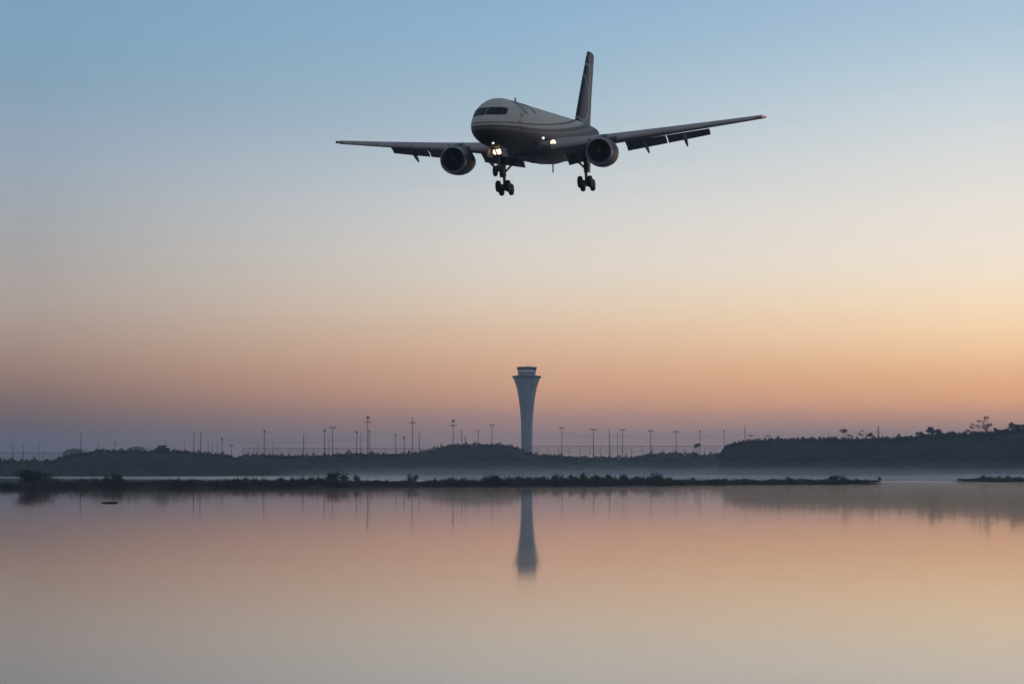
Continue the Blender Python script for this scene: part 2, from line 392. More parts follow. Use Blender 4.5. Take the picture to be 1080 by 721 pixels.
for px, k_, sx_, sz_, lab in BUSHES:
    o = BP[k_] if k_ not in used else copy_tree(BP[k_]); used.add(k_)
    line = LINE1 if px < 960 else LINE2
    D = interp(line, px) + 7
    o.location = (xat(px, D), D, .45); o.scale = (sx_, sx_, sz_)
    if k_ == 0: o.rotation_euler.z = .2
    else: o.rotation_euler.z = rnd.uniform(0, 6.28)
    tag(o, lab, 'bush', 'bushes on the lake islets')
fl = MB()
for i in range(9):
    a = rnd.uniform(0, 3.1); xa = rnd.uniform(-1.1, .3); fl.tube((xa, rnd.uniform(-.5, .5), .04), (xa + rnd.uniform(.5, 1.0), rnd.uniform(-.5, .5), .05+.012*i), .08, .05, 6)
fo = fl.build('driftwood', MAT['bark'], loc=at(116, 530.3, 252).xy.to_3d()); tag(fo, 'small dark clump of driftwood floating on the lake at left', 'driftwood')

# ------------------------------------------------------------------ trees along the right bank
def make_tree(seed, h, bare, spread, n, leaf, flat=False, label='', loc=(0, 0, 0), thin=1):
    r = random.Random(seed); e = empty('tree', loc); tk = MB(); P, s = [], []
    def limb(p, d_, ln, rad, depth):
        q = p; pts = [(p, rad)]
        for i in range(3):
            d_ = (d_ + Vector((r.gauss(0, .16), r.gauss(0, .16), r.gauss(0.03, .07)))).normalized()
            q = q + d_*ln/3; pts.append((q, rad*(1-.22*(i+1))))
        for (a, ra), (b_, rb_) in zip(pts, pts[1:]): tk.tube(a, b_, ra, rb_, 6)
        if depth == 0 or ln < h*.07:
            for i in range(n*3):
                v = Vector((r.gauss(0, 1), r.gauss(0, 1), r.gauss(0, .35 if flat else .75))) * h * .038
                P.append(tuple(q + v)); s.append(leaf*1.1*r.uniform(.5, 1.2))
            return
        for i in range(r.choice((2, 3, 3))):
            a = r.uniform(0, 6.28); sp = r.uniform(.45, .95) * spread
            nd = (d_ + Vector((math.cos(a)*sp, math.sin(a)*sp, (-.25 if flat else .05)))).normalized()
            limb(pts[r.choice((2, 3, 3))][0], nd, ln*r.uniform(.6, .8), rad*.45, depth-1)
    tb = Vector((0, 0, -1)); d0 = Vector((r.gauss(0, .05), r.gauss(0, .05), 1)).normalized()
    top = tb + d0*h*bare
    tk.tube(tb, top, .018*h*thin+.05, .013*h*thin+.03, 8)
    limb(top, d0, h*.30, .012*h*thin+.03, 3)
    for i in range(3):
        a = r.uniform(0, 6.28); limb(tb.lerp(top, r.uniform(.7, .98)), Vector((math.cos(a)*spread, math.sin(a)*spread, .55)).normalized(), h*.28, .008*h*thin+.02, 2)
    kz = h / max(p[2] for p in P)
    P = [(x*kz, y*kz, z*kz) for x, y, z in P]; tk.v = [(x*kz, y*kz, z*kz) for x, y, z in tk.v]
    tk.build('trunk', MAT['bark'], e); leaf_mesh(P, s, 'crown', MAT['leaf'], e)
    return tag(e, label, 'tree', 'trees standing out of the right bank')
def bank_tree(px, top, seed, bare, spread, n, leaf, label, flat=False, back=.85, thin=1):
    D = interp(TOE2, px) + RUN2*back; z0 = bank_z(CREST2, TOE2, RUN2, px, D) - 4
    h = zat(top, D) - z0
    return make_tree(seed, h, bare, spread, n, leaf, flat, label, (xat(px, D), D, z0), thin)
bank_tree(891, 452, 21, .5, 1.3, 5, .28, 'sparse flat-topped tree on the wooded bank, left of the lattice pylon', True)
bank_tree(905, 453.5, 22, .5, 1.25, 5, .28, 'sparse flat-topped tree beside the lattice pylon, thin crown open to the sky', True)
bank_tree(915, 456, 23, .5, 1.1, 5, .26, 'small thin tree just left of the lattice pylon', True)
bank_tree(972, 455, 24, .4, .8, 9, .3, 'small round tree on the wooded bank left of the dense round tree')
bank_tree(988, 449, 25, .3, .9, 26, .34, 'dense round-crowned tree on the wooded bank')
bank_tree(1003, 454, 26, .4, .8, 12, .3, 'low bushy tree right of the dense round-crowned tree')
bank_tree(1018, 453, 27, .5, 1.3, 7, .28, 'flat spreading tree left of the tallest open tree', True)
bank_tree(1037, 438.5, 28, .45, .62, 7, .3, 'tallest tree of the right bank with an open airy crown')
bank_tree(1050, 451, 29, .4, .8, 8, .3, 'short thin tree between the tallest open tree and the rounded pair')
bank_tree(1062, 445, 30, .35, .8, 13, .32, 'rounded open tree right of the tallest tree')
bank_tree(1075, 447, 31, .3, .9, 18, .34, 'leafy tree at the right edge of the photo')
bank_tree(1100, 443, 32, .35, .8, 16, .34, 'leafy tree standing just past the right edge tree')
# dark scrub tree behind the fence
D = 1215; z0 = bank_z(CREST, TOE, RUN, 735, D)
tr = make_tree(40, zat(467, D) - z0, .3, 1.1, 16, .32, False, 'squat dark tree standing behind the perimeter fence', (xat(735, D), D, z0))
tr['group'] = 'trees behind the fence'

# ------------------------------------------------------------------ control tower
TX, TD = xat(555.6, 1700), 1700
tw = empty('control_tower', (TX, TD, 1.2)); tag(tw, 'tall pale concrete control tower flaring up to a glazed cab', 'control tower')
def tz(zy): return zat(370 + zy/6.55, TD) - 1.2        # zoomed photo row -> height
mpx = 1/(2100/TD)/6.55
prof = [(0, 77), (tz(660), 75), (tz(560), 76), (tz(480), 80), (tz(430), 86), (tz(380), 95), (tz(330), 107), (tz(290), 119), (tz(250), 135), (tz(220), 152), (tz(200), 165), (tz(188), 176)]
def fluted(w, z, n=48, amp=.05, off=0):
    r0 = w/2*mpx
    return [Vector((math.cos(2*math.pi*i/n)*r0*(1 + amp*math.cos(8*2*math.pi*i/n)), math.sin(2*math.pi*i/n)*r0*(1 + amp*math.cos(8*2*math.pi*i/n)), z)) for i in range(n)]
# smooth the profile
zz = np.linspace(0, prof[-1][0], 34); ww = np.interp(zz, [p[0] for p in prof], [p[1] for p in prof])
m = MB(); m.loft([fluted(w, z, amp=.02 + .03*(z/zz[-1])) for z, w in zip(zz, ww)])
shaft = m.build('shaft', MAT['conc'], tw, smooth=True); sharp(shaft, 50)
for zx, zy in ((217, 455), (250, 523)):
    m = MB(); m.box((( zx - 234)*mpx, -(np.interp(tz(zy), zz, ww)/2*mpx*.985), tz(zy)), (1.3, .5, 1.1)); m.build('window', MAT['glass'], shaft)
# petal collar round the top of the shaft
m = MB(); m.lathe([(tz(190), 172/2*mpx), (tz(178), 190/2*mpx), (tz(176), 190/2*mpx), (tz(180), 176/2*mpx), (tz(186), 160/2*mpx)], n=32)
col = m.build('gallery', MAT['conc_dark'], tw)
for i in range(16):
    a = 2*math.pi*i/16; m = MB(); R_ = 191/2*mpx
    m.box((R_*math.cos(a), R_*math.sin(a), tz(179)), (.9, 2.6, 1.7), Matrix.Rotation(a, 3, 'Z') @ Matrix.Rotation(.35, 3, 'Y')); m.build('fin', MAT['conc_dark'], col)
m = MB(); m.lathe([(tz(188), 150/2*mpx), (tz(178), 130/2*mpx), (tz(157), 122/2*mpx), (tz(155), 116/2*mpx)], n=16); m.build('cab_base', MAT['conc'], tw)
r0, r1, z0, z1 = 116/2*mpx, 128/2*mpx, tz(155), tz(126)
m = MB(); m.loft([[Vector((r*math.cos(2*math.pi*i/16), r*math.sin(2*math.pi*i/16), z)) for i in range(16)] for r, z in ((r0, z0), (r1, z1))], cap=False)
m.build('cab_glass', MAT['cabglass'], tw)
for i in range(16):
    a = 2*math.pi*i/16; m = MB(); m.tube((r0*1.01*math.cos(a), r0*1.01*math.sin(a), z0), (r1*1.01*math.cos(a), r1*1.01*math.sin(a), z1), .16, n=6); m.build('mullion', MAT['conc_dark'], tw)
m = MB(); m.lathe([(z0-.1, r0*.97), (z0+1.0, r0*.97), (z0+1.1, r0*.6), (z0+1.1, .3)], n=16); m.build('desk_ring', MAT['conc_dark'], tw)
for i, (zx, w_) in enumerate(((196, 2.0), (206, 1.2), (231, 2.4), (240, 1.8), (263, 2.2), (272, 1.6))):
    m = MB(); m.box(((zx-234)*mpx, -4.2, tz(139 + (i % 2)*2)), (w_, .3, .9)); m.build('ceiling_lamp', MAT['lamp_cool'], tw)
m = MB(); m.lathe([(tz(128), r1*1.0), (tz(124), 134/2*mpx), (tz(115), 142/2*mpx), (tz(111), 138/2*mpx), (tz(109), 40*mpx), (tz(108), 1)], n=24)
m.build('roof', MAT['conc_dark'], tw)
for zx, zy in ((192, 70), (238, 62), (252, 84), (280, 92)):
    m = MB(); m.tube(((zx-234)*mpx, 0, tz(111)), ((zx-234)*mpx, 0, tz(zy)), .14, .07, 6); m.build('antenna', MAT['steel'], tw)

# ------------------------------------------------------------------ masts, lamp poles, pylons
def mast(kind, px, top, D, label, base=None, r0=.3, material='steel', wide=1.0):
    ztop = zat(top, D); zb = base if base is not None else 1.4
    nm = {'round': 'lamp_mast', 'T': 'lamp_mast', 'cross': 'cross_arm_mast', 'plain': 'mast', 'head': 'lamp_mast', 'pole': 'utility_pole', 'pylon': 'lattice_pylon'}[kind]
    e = empty(nm, (xat(px, D), D, zb)); h = ztop - zb; m_ = MAT[material]
    p = MB()
    if kind == 'pylon':
        for sx_ in (-1, 1):
            for sy_ in (-1, 1): p.tube((sx_*2.2, sy_*2.2, 0), (sx_*.25, sy_*.25, h), .16, .08, 4)
        nlev = 9
        for i in range(nlev):
            a0, a1 = i/nlev, (i+1)/nlev; w0, w1 = 2.2-1.95*a0, 2.2-1.95*a1
            for sy_ in (-1, 1):
                p.tube((-w0, sy_*w0, h*a0), (w1, sy_*w1, h*a1), .07, n=4); p.tube((w0, sy_*w0, h*a0), (-w1, sy_*w1, h*a1), .07, n=4)
        p.build('lattice', m_, e)
        for fz, w in ((.72, 3.2), (.86, 2.4)):
            q = MB(); q.box((0, 0, h*fz), (w*2, .25, .25)); q.build('crossarm', m_, e)
    else:
        hp = h - (1.1 if kind in ('round', 'T', 'head') else 0)
        p.tube((0, 0, 0), (0, 0, hp), r0, r0*.55, 8); p.build('pole', m_, e)
        if kind in ('round', 'cross'):
            q = MB(); w = 4.6*wide; zc = h - (4.2 if kind == 'round' else 3.6)
            q.box((0, 0, zc), (w, .35, .35)); q.box((0, 0, zc+.5), (w*.55, .2, .2)); q.build('crossarm', m_, e)
            for k_ in (-1, -.5, .5, 1):
                q = MB(); q.lathe([(zc+.18, .22), (zc+.55, .16), (zc+.62, .05)], c=(k_*w*.47, 0, 0), n=6); q.build('insulator', m_, e)
        if kind in ('round', 'head'):
            q = MB(); R_ = (1.0 if kind == 'round' else .62)*wide
            q.lathe([(hp-.3, R_*.8), (hp-.1, R_), (hp+.2, R_*1.0), (hp+.5, R_*.7), (hp+1.1, .2)], n=14); q.build('lamp_ring', m_, e)
            for i in range(6):
                a = math.pi*i/3; q = MB(); q.box((R_*1.0*math.cos(a), R_*1.0*math.sin(a), hp-.4), (.4, .4, .35)); q.build('lamp_head', MAT['dark_steel'], e)
        if kind == 'T':
            w = 4.6*wide; q = MB(); q.box((0, 0, hp+.1), (w, .3, .25)); q.build('lamp_arm', m_, e)
            for k_ in (-1, -.4, .4, 1):
                q = MB(); q.box((k_*w*.42, -.25, hp+.55), (.7, .5, .45), Matrix.Rotation(.4, 3, 'X')); q.build('lamp_head', MAT['dark_steel'], e)
        if kind == 'pole':
            q = MB(); q.box((0, 0, h-.4), (1.6*wide, .2, .2)); q.build('crossarm', m_, e)
    return tag(e, label, {'lamp_mast': 'lamp mast', 'cross_arm_mast': 'mast', 'mast': 'mast', 'utility_pole': 'utility pole', 'lattice_pylon': 'pylon'}[nm], 'masts and poles along the far bank')
FAR, MID = 1450, 1320
NEAR_BASE = lambda px, D: bank_z(CREST, TOE, RUN, px, D) - .3
MASTS = [
 ('plain', 14, 466, FAR, 'faint thin mast nearest the left edge of the photo'),
 ('pole', 25, 469, FAR, 'short faint pole with a crossbar, second from the left edge'),
 ('plain', 42, 468, FAR, 'faint thin mast, third from the left edge'),
 ('pole', 104, 466, FAR, 'faint pole with a crossbar right of the dark pole at left'),
 ('head', 122, 465, FAR, 'faint lamp mast above the dark scrub left of the stepped hut'),
 ('plain', 175, 462.5, FAR, 'faint thin mast rising behind the stepped hut'),
 ('plain', 195, 464, FAR, 'faint thin mast between the stepped hut and the dark pole pair'),
 ('plain', 220, 464, FAR, 'faint thin mast, first right of the dark pole pair'),
 ('plain', 224.5, 464.5, FAR, 'faint thin mast, second right of the dark pole pair'),
 ('plain', 229.5, 465, FAR, 'faint thin mast, third right of the dark pole pair'),
 ('head', 234.5, 461, FAR, 'small-headed faint mast right of the three thin ones'),
 ('T', 244.5, 468.5, FAR, 'short T-topped lamp mast left of the lone mast'),
 ('plain', 272, 466.5, FAR, 'short faint mast left of the small-headed lone mast'),
 ('head', 279, 453, MID, 'lone mast with a small head, left of the crowded poles'),
 ('plain', 288, 466, FAR, 'short faint mast right of the small-headed lone mast'),
 ('plain', 320.5, 457, MID, 'plain mast standing by itself left of the crowded poles'),
 ('head', 342.5, 452, MID, 'round-headed lamp mast, leftmost of the crowded poles'),
 ('plain', 347, 460, FAR, 'short faint mast squeezed between two lamp masts'),
 ('T', 351, 449.5, MID, 'T-topped lamp mast beside the leftmost round-headed mast'),
 ('head', 376.5, 454, MID, 'slim lamp mast left of the tallest cross-armed mast'),
 ('plain', 380.5, 457, FAR, 'faint plain mast just left of the tallest cross-armed mast'),
 ('round', 388, 438.5, MID, 'tallest mast, round lamp ring over a crossarm, left of the tower'),
 ('head', 389.8, 453, FAR, 'shorter lamp mast hiding behind the tallest cross-armed mast'),
 ('head', 417.5, 457, FAR, 'faint lamp mast left of the cross-shaped mast'),
 ('head', 426.5, 460, MID, 'short round-headed mast just left of the cross-shaped mast'),
 ('cross', 435, 440, MID, 'tall cross-shaped mast with no lamp ring, left of the hill'),
 ('plain', 442.3, 456, MID, 'plain dark mast just right of the cross-shaped mast'),
 ('round', 478, 442, MID, 'cross-armed mast with lamp ring on the rounded hill'),
 ('plain', 487, 452.5, MID, 'plain mast right of the cross-armed mast on the rounded hill'),
 ('pole', 490.7, 460, MID, 'short pole with a small crossbar on the rounded hill'),
 ('head', 504.5, 453, FAR, 'small-headed mast on the rounded hill between pole and T-mast'),
 ('T', 519, 447, FAR, 'T-topped lamp mast on the hill, first left of the control tower'),
 ('T', 592.5, 450, FAR, 'T-topped lamp mast, first right of the control tower'),
 ('T', 625.7, 451.5, MID, 'T-topped lamp mast, second right of the control tower'),
 ('plain', 642.5, 451.5, MID, 'plain dark mast without lamps, right of the control tower'),
 ('plain', 651, 457, FAR, 'faint short mast next to the plain dark mast'),
 ('T', 656.5, 452, FAR, 'wide T-topped lamp mast right of the plain dark mast'),
 ('T', 686, 453, FAR, 'T-topped lamp mast left of the small-knobbed masts'),
 ('T', 713, 454, FAR, 'T-topped lamp mast above the middle of the perimeter fence'),
 ('head', 738, 453, FAR, 'faint lamp mast above the squat dark tree'),
 ('head', 763.5, 453, FAR, 'knobbed lamp mast just left of the wooded bank'),
 ('plain', 785.5, 449, MID, 'dark mast at the left end of the wooded bank'),
 ('T', 791.5, 458, FAR, 'short T-topped mast right of the dark mast on the wooded bank'),
 ('T', 810, 458.5, FAR, 'low faint T-topped mast barely clearing the wooded bank'),
 ('pylon', 926, 449, FAR, 'thin lattice pylon rising behind the wooded bank'),
]
for kind, px, top, D, lab in MASTS:
    far = D == FAR
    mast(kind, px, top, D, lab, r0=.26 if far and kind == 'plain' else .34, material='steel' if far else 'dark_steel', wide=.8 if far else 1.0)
for px, top, lab in ((86, 456.5, 'single dark pole standing on the bank at far left'), (205, 456, 'left pole of the dark close pair on the bank'), (212, 456, 'right pole of the dark close pair on the bank')):
    D = 985; mast('pole', px, top, D, lab, base=NEAR_BASE(px, D), r0=.24, material='dark_steel', wide=.9 if px > 100 else .4)

# overhead cables between the masts right of the tower
for (pa, ya), (pb, yb), lab in (((592, 456), (656, 457), 'overhead cables strung from the control tower side to the wide T-mast'), ((656, 457), (713, 457.5), 'overhead cables above the left half of the perimeter fence'),
                           ((713, 457.5), (786, 456), 'overhead cables above the right half of the perimeter fence'), ((786, 456), (926, 454), 'overhead cables crossing above the wooded bank'),
                           ((230, 462), (388, 460), 'overhead cables left of the tallest cross-armed mast')):
    m = MB()
    for dy in (0, 2.2, 4.4):
        A, B_ = at(pa, ya + dy, 1420), at(pb, yb + dy, 1420)
        pts = [A.lerp(B_, i/10) - Vector((0, 0, 4*(i/10)*(1-i/10)*1.2)) for i in range(11)]
        for a, b_ in zip(pts, pts[1:]): m.tube(a, b_, .055, n=4)
    tag(m.build('overhead_cable', MAT['cable']), lab, 'cables', 'overhead cables on the far bank')

# perimeter fences on the crest
def fence(px0, px1, step, top, D, label):
    e = empty('perimeter_fence', (xat((px0+px1)/2, D), D, 0)); tag(e, label, 'fence', 'perimeter fences on the far bank')
    ox = e.location.x; zt = zat(top, D); pxs = np.arange(px0, px1 + .1, step)
    for px in pxs:
        m = MB(); zb = bank_z(CREST, TOE, RUN, px, D) - .5; m.tube((xat(px, D)-ox, 0, zb), (xat(px, D)-ox, 0, zt), .13, .11, 6); m.build('post', MAT['dark_steel'], e)
    m = MB(); m.box((0, 0, zt), (xat(px1, D)-xat(px0, D), .16, .2)); m.build('rail', MAT['dark_steel'], e)
    m = MB()
    for k_ in range(1, 7): m.box((0, 0, zt - k_*.75), (xat(px1, D)-xat(px0, D), .05, .05))
    for q in np.arange(px0, px1, .9): m.box((xat(q, D)-ox, 0, zt-2.3), (.045, .045, 4.6))
    m.build('mesh_panel', MAT['steel'], e)
fence(556, 762, 11.0, 470, 1190, 'long mesh fence with even posts right of the control tower')
fence(256, 455, 12.5, 472.5, 1130, 'mesh fence running behind the crowded poles')
fence(-90, 98, 10.5, 477, 1020, 'low fence with a straight top rail at far left')

# stepped hut on the left bank
D = 960; hz = bank_z(CREST, TOE, RUN, 172, D); e = empty('hut', (xat(172, D), D, hz)); tag(e, 'small dark hut with a stepped roof on the left bank', 'hut')
k_ = D/2100
m = MB(); m.box((0, 0, 1.0), (14*k_, 5, 3.0)); m.build('wall', MAT['hut'], e)
m = MB(); m.box((0, 0, 2.65), (16*k_, 6, .3)); m.build('roof', MAT['roofm'], e)
m = MB(); m.box((-.5*k_, 0, 3.25), (8*k_, 3.4, .9)); m.box((-.5*k_, 0, 3.85), (9*k_, 4, .3)); m.build('lantern', MAT['hut'], e)
for q in (-4, 0, 4):
    m = MB(); m.box((q*k_, -2.52, 1.7), (1.1, .08, 1.0)); m.build('window', MAT['glass'], e)
# pale curved-roof sheds far behind
for pa, pb, top, lab in ((67, 90, 472.5, 'pale far shed with a curved roof behind the single dark pole'), (133, 156, 470.5, 'pale far shed with a curved roof left of the stepped hut')):
    D = 1600; x0_, x1_ = xat(pa, D), xat(pb, D); w = (x1_-x0_)/2; zt = zat(top, D)
    e = empty('hangar', ((x0_+x1_)/2, D, 1.4)); tag(e, lab, 'hangar', 'far sheds with curved roofs')
    hh = zt - 1.4; m = MB(); m.box((0, 15, hh*.35), (2*w, 30, hh*.7)); m.build('wall', MAT['pale'], e)
    m = MB(); arc = [(w*1.02*math.cos(a), hh*.7 + hh*.3*math.sin(a)) for a in np.linspace(0, math.pi, 15)]
    m.loft([[Vector((x, y, z)) for x, z in arc] for y in (-.5, 30.5)], cap=True); m.build('roof', MAT['pale'], e)
    m = MB(); m.box((0, -.06, hh*.28), (w*1.1, .1, hh*.5)); m.build('door', MAT['hut'], e)

# ------------------------------------------------------------------ the airliner on approach
ap = empty('airliner', (0, 0, 0)); tag(ap, 'twin-engine jet airliner flying in low with its wheels down and lights on', 'airliner')
yw, pt, rl_ = math.radians(-13.3), math.radians(-6.18), math.radians(1.2)
Bm = Matrix(((0, 1, 0), (-1, 0, 0), (0, 0, 1)))
R3 = Matrix.Rotation(yw, 3, 'Z') @ Bm @ Matrix.Rotation(-pt, 3, 'Y') @ Matrix.Rotation(rl_, 3, 'X')
ap.matrix_world = Matrix.Translation(Vector((-2.27, 149.7, 30.93))) @ R3.to_4x4()

# fuselage colour: pale top, darker belly, livery bands on the edge sweeping up aft
skin = bpy.data.materials.new('fuselage_skin'); skin.use_nodes = True
t = skin.node_tree; b = t.nodes['Principled BSDF']; b.inputs['Roughness'].default_value = .6; b.inputs['Specular IOR Level'].default_value = .12
def n_(ty): return t.nodes.new(ty)
def mm(op, a, c_=None):
    q = n_('ShaderNodeMath'); q.operation = op
    for i, v in enumerate((a, c_)):
        if v is None: continue
        if isinstance(v, (int, float)): q.inputs[i].default_value = v
        else: t.links.new(v, q.inputs[i])
    return q.outputs[0]
tcc = n_('ShaderNodeTexCoord'); sp = n_('ShaderNodeSeparateXYZ'); t.links.new(tcc.outputs['Object'], sp.inputs[0])
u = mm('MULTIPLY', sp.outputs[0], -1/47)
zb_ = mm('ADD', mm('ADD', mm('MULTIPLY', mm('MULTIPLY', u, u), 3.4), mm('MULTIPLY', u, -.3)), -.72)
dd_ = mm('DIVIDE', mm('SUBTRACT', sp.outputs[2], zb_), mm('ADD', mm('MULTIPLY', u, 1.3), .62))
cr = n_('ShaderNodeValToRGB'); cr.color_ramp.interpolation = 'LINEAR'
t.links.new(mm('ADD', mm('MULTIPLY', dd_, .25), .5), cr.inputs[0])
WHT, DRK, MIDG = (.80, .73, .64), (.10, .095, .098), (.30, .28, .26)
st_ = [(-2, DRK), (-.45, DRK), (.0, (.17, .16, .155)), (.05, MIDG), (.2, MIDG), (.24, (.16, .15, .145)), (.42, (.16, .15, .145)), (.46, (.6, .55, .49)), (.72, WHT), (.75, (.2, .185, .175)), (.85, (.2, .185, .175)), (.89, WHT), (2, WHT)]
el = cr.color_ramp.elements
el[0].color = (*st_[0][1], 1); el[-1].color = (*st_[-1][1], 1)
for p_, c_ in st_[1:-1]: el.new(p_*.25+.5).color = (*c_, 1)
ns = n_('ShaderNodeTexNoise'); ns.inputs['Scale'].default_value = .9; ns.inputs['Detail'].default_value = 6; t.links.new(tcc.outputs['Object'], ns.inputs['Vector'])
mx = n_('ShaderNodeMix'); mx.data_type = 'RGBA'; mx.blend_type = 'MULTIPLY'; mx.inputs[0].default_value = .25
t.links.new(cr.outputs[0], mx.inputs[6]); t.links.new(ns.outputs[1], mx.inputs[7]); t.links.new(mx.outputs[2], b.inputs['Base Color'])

# tail paint: dark with two pale sweeping arcs
tail = bpy.data.materials.new('tail_livery'); tail.use_nodes = True
t = tail.node_tree; b = t.nodes['Principled BSDF']; b.inputs['Roughness'].default_value = .55; b.inputs['Specular IOR Level'].default_value = .25
tcc = n_('ShaderNodeTexCoord'); sp = n_('ShaderNodeSeparateXYZ'); t.links.new(tcc.outputs['Object'], sp.inputs[0])
acc = None
for (cx_, cz_, rr_, ww_) in ((-48.5, 4.5, 6.0, .13), (-38.5, 7.4, 5.2, .10), (-42.6, 6.6, 1.3, .12), (-47, 3.0, 5.2, .08)):
    dx, dz = mm('SUBTRACT', sp.outputs[0], cx_), mm('SUBTRACT', sp.outputs[2], cz_)
    q = mm('LESS_THAN', mm('ABSOLUTE', mm('SUBTRACT', mm('SQRT', mm('ADD', mm('MULTIPLY', dx, dx), mm('MULTIPLY', dz, dz))), rr_)), ww_)
    acc = q if acc is None else mm('MAXIMUM', acc, q)
mx = n_('ShaderNodeMix'); mx.data_type = 'RGBA'; t.links.new(acc, mx.inputs[0]); mx.inputs[6].default_value = (.016, .021, .034, 1); mx.inputs[7].default_value = (.30, .31, .34, 1)
t.links.new(mx.outputs[2], b.inputs['Base Color'])

FS = [(0, -.52, -.60, .04), (.06, -.34, -.80, .24), (.2, -.12, -1.0, .45), (.5, .14, -1.25, .76), (1.0, .44, -1.48, 1.06), (1.6, .74, -1.65, 1.30), (2.3, 1.06, -1.79, 1.48), (3.0, 1.42, -1.88, 1.62),
      (3.8, 1.74, -1.95, 1.74), (4.8, 1.94, -2.0, 1.83), (6, 2.02, -2.05, 1.88), (8, 2.03, -2.06, 1.88), (28, 2.03, -2.06, 1.88), (31, 2.03, -1.95, 1.87), (34, 2.03, -1.55, 1.8),
      (38, 2.0, -.75, 1.52), (42, 1.9, .2, 1.06), (45, 1.72, .9, .58), (46.8, 1.5, 1.2, .18)]
FSA = np.array(FS)
def pch(x, k_):
    xs_, ys_ = FSA[:, 0], FSA[:, k_]; h = np.diff(xs_); dl = np.diff(ys_)/h
    m_ = np.zeros(len(xs_)); 
    for i in range(1, len(xs_)-1):
        if dl[i-1]*dl[i] > 0: m_[i] = 2/(1/dl[i-1] + 1/dl[i])
    m_[0], m_[-1] = dl[0], dl[-1]
    i = min(len(xs_)-2, max(0, int(np.searchsorted(xs_, x)-1))); tt = (x-xs_[i])/h[i]
    return (ys_[i]*(1+2*tt)*(1-tt)**2 + h[i]*m_[i]*tt*(1-tt)**2 + ys_[i+1]*tt*tt*(3-2*tt) - h[i]*m_[i+1]*tt*tt*(1-tt))
def fus(s, th, off=0.0):
    zt, zb, w = pch(s, 1), pch(s, 2), pch(s, 3)
    return Vector((-s, (w+off)*math.cos(th), (zt+zb)/2 + ((zt-zb)/2+off)*math.sin(th)))
ss = np.unique(np.concatenate([np.linspace(0, 1, 12)**1.6, np.linspace(1, 8, 24), np.linspace(8, 28, 22), np.linspace(28, 46.8, 30)]))
m = MB(); m.loft([[fus(s, 2*math.pi*i/48) for i in range(48)] for s in ss]); body = m.build('fuselage', skin, ap, smooth=True)
def s_front(y, z):
    """station where a ray from straight ahead at (y, z) meets the nose"""
    lo, hi = .02, 8
    for _ in range(40):
        md = (lo+hi)/2; zt, zb, w = pch(md, 1), pch(md, 2), pch(md, 3)
        ins = (y/w)**2 + ((z-(zt+zb)/2)/((zt-zb)/2))**2 <= 1
        if ins: hi = md
        else: lo = md
    return hi
def patch(name, fn, nu, nv, material, parent):
    m = MB(); pts = [fn(i/nu, j/nv) for j in range(nv+1) for i in range(nu+1)]
    m.add(pts, [(j*(nu+1)+i, j*(nu+1)+i+1, (j+1)*(nu+1)+i+1, (j+1)*(nu+1)+i) for j in range(nv) for i in range(nu)])
    return m.build(name, material, parent, smooth=True)
# cockpit windscreen: six panes across the nose
for s_ in (-1, 1):
    for y0, y1, zl0, zl1, zh0, zh1 in ((.012, .54, .42, .41, 1.06, 1.06), (.56, 1.02, .41, .41, 1.06, 1.04), (1.04, 1.30, .41, .47, 1.04, .96)):
        def wf(a, c_, y0=y0, y1=y1, zl0=zl0, zl1=zl1, zh0=zh0, zh1=zh1):
            y = y0+(y1-y0)*a; z = (zl0+(zl1-zl0)*a)*(1-c_) + (zh0+(zh1-zh0)*a)*c_
            s = s_front(y, z); return Vector((-s + .035, s_*(y + .02), z + .015))
        patch('windscreen', wf, 8, 8, MAT['glass'], body)
# door, its window, and small ports on the left flank
def side(s0, s1, th0, th1, off=.012, sk=0.0, sg=1):
    def fn(a, c_):
        th = th0+(th1-th0)*c_; p = fus(s0+(s1-s0)*a + sk*c_, th, off); p.y *= sg; return p
    return fn
for sg in (-1, 1):
    dr = patch('door', side(5.4, 6.25, math.radians(-24), math.radians(38), .014, sg=sg), 5, 8, skin, body)
    for a, c_ in ((5.38, 5.42), (6.23, 6.27)): patch('door_seam', side(a, c_, math.radians(-24), math.radians(38), .022, sg=sg), 1, 8, MAT['ink'], dr)
    patch('door_window', side(5.7, 5.95, math.radians(13), math.radians(21), .024, sg=sg), 2, 3, MAT['glass'], dr)
    patch('sensor_port', side(4.5, 4.75, math.radians(-4), math.radians(4), .02, sg=sg), 2, 2, MAT['ink'], body)
    # slanted dark lettering strokes high on the flank, as far as the photo shows them
    for s0, s1, t0, t1, sk in ((6.9, 7.35, 22, 66, -.8), (7.9, 8.35, 22, 66, -.8), (7.5, 8.6, 60, 67, -.2), (9.4, 9.9, 40, 68, -.6), (9.2, 12.4, 58, 68, 0), (11.4, 11.9, 34, 60, -.5), (11.2, 12.2, 34, 42, 0)):
        patch('lettering', side(s0, s1, math.radians(t0), math.radians(t1), .016, sk, sg), 3, 10, MAT['ink'], body)
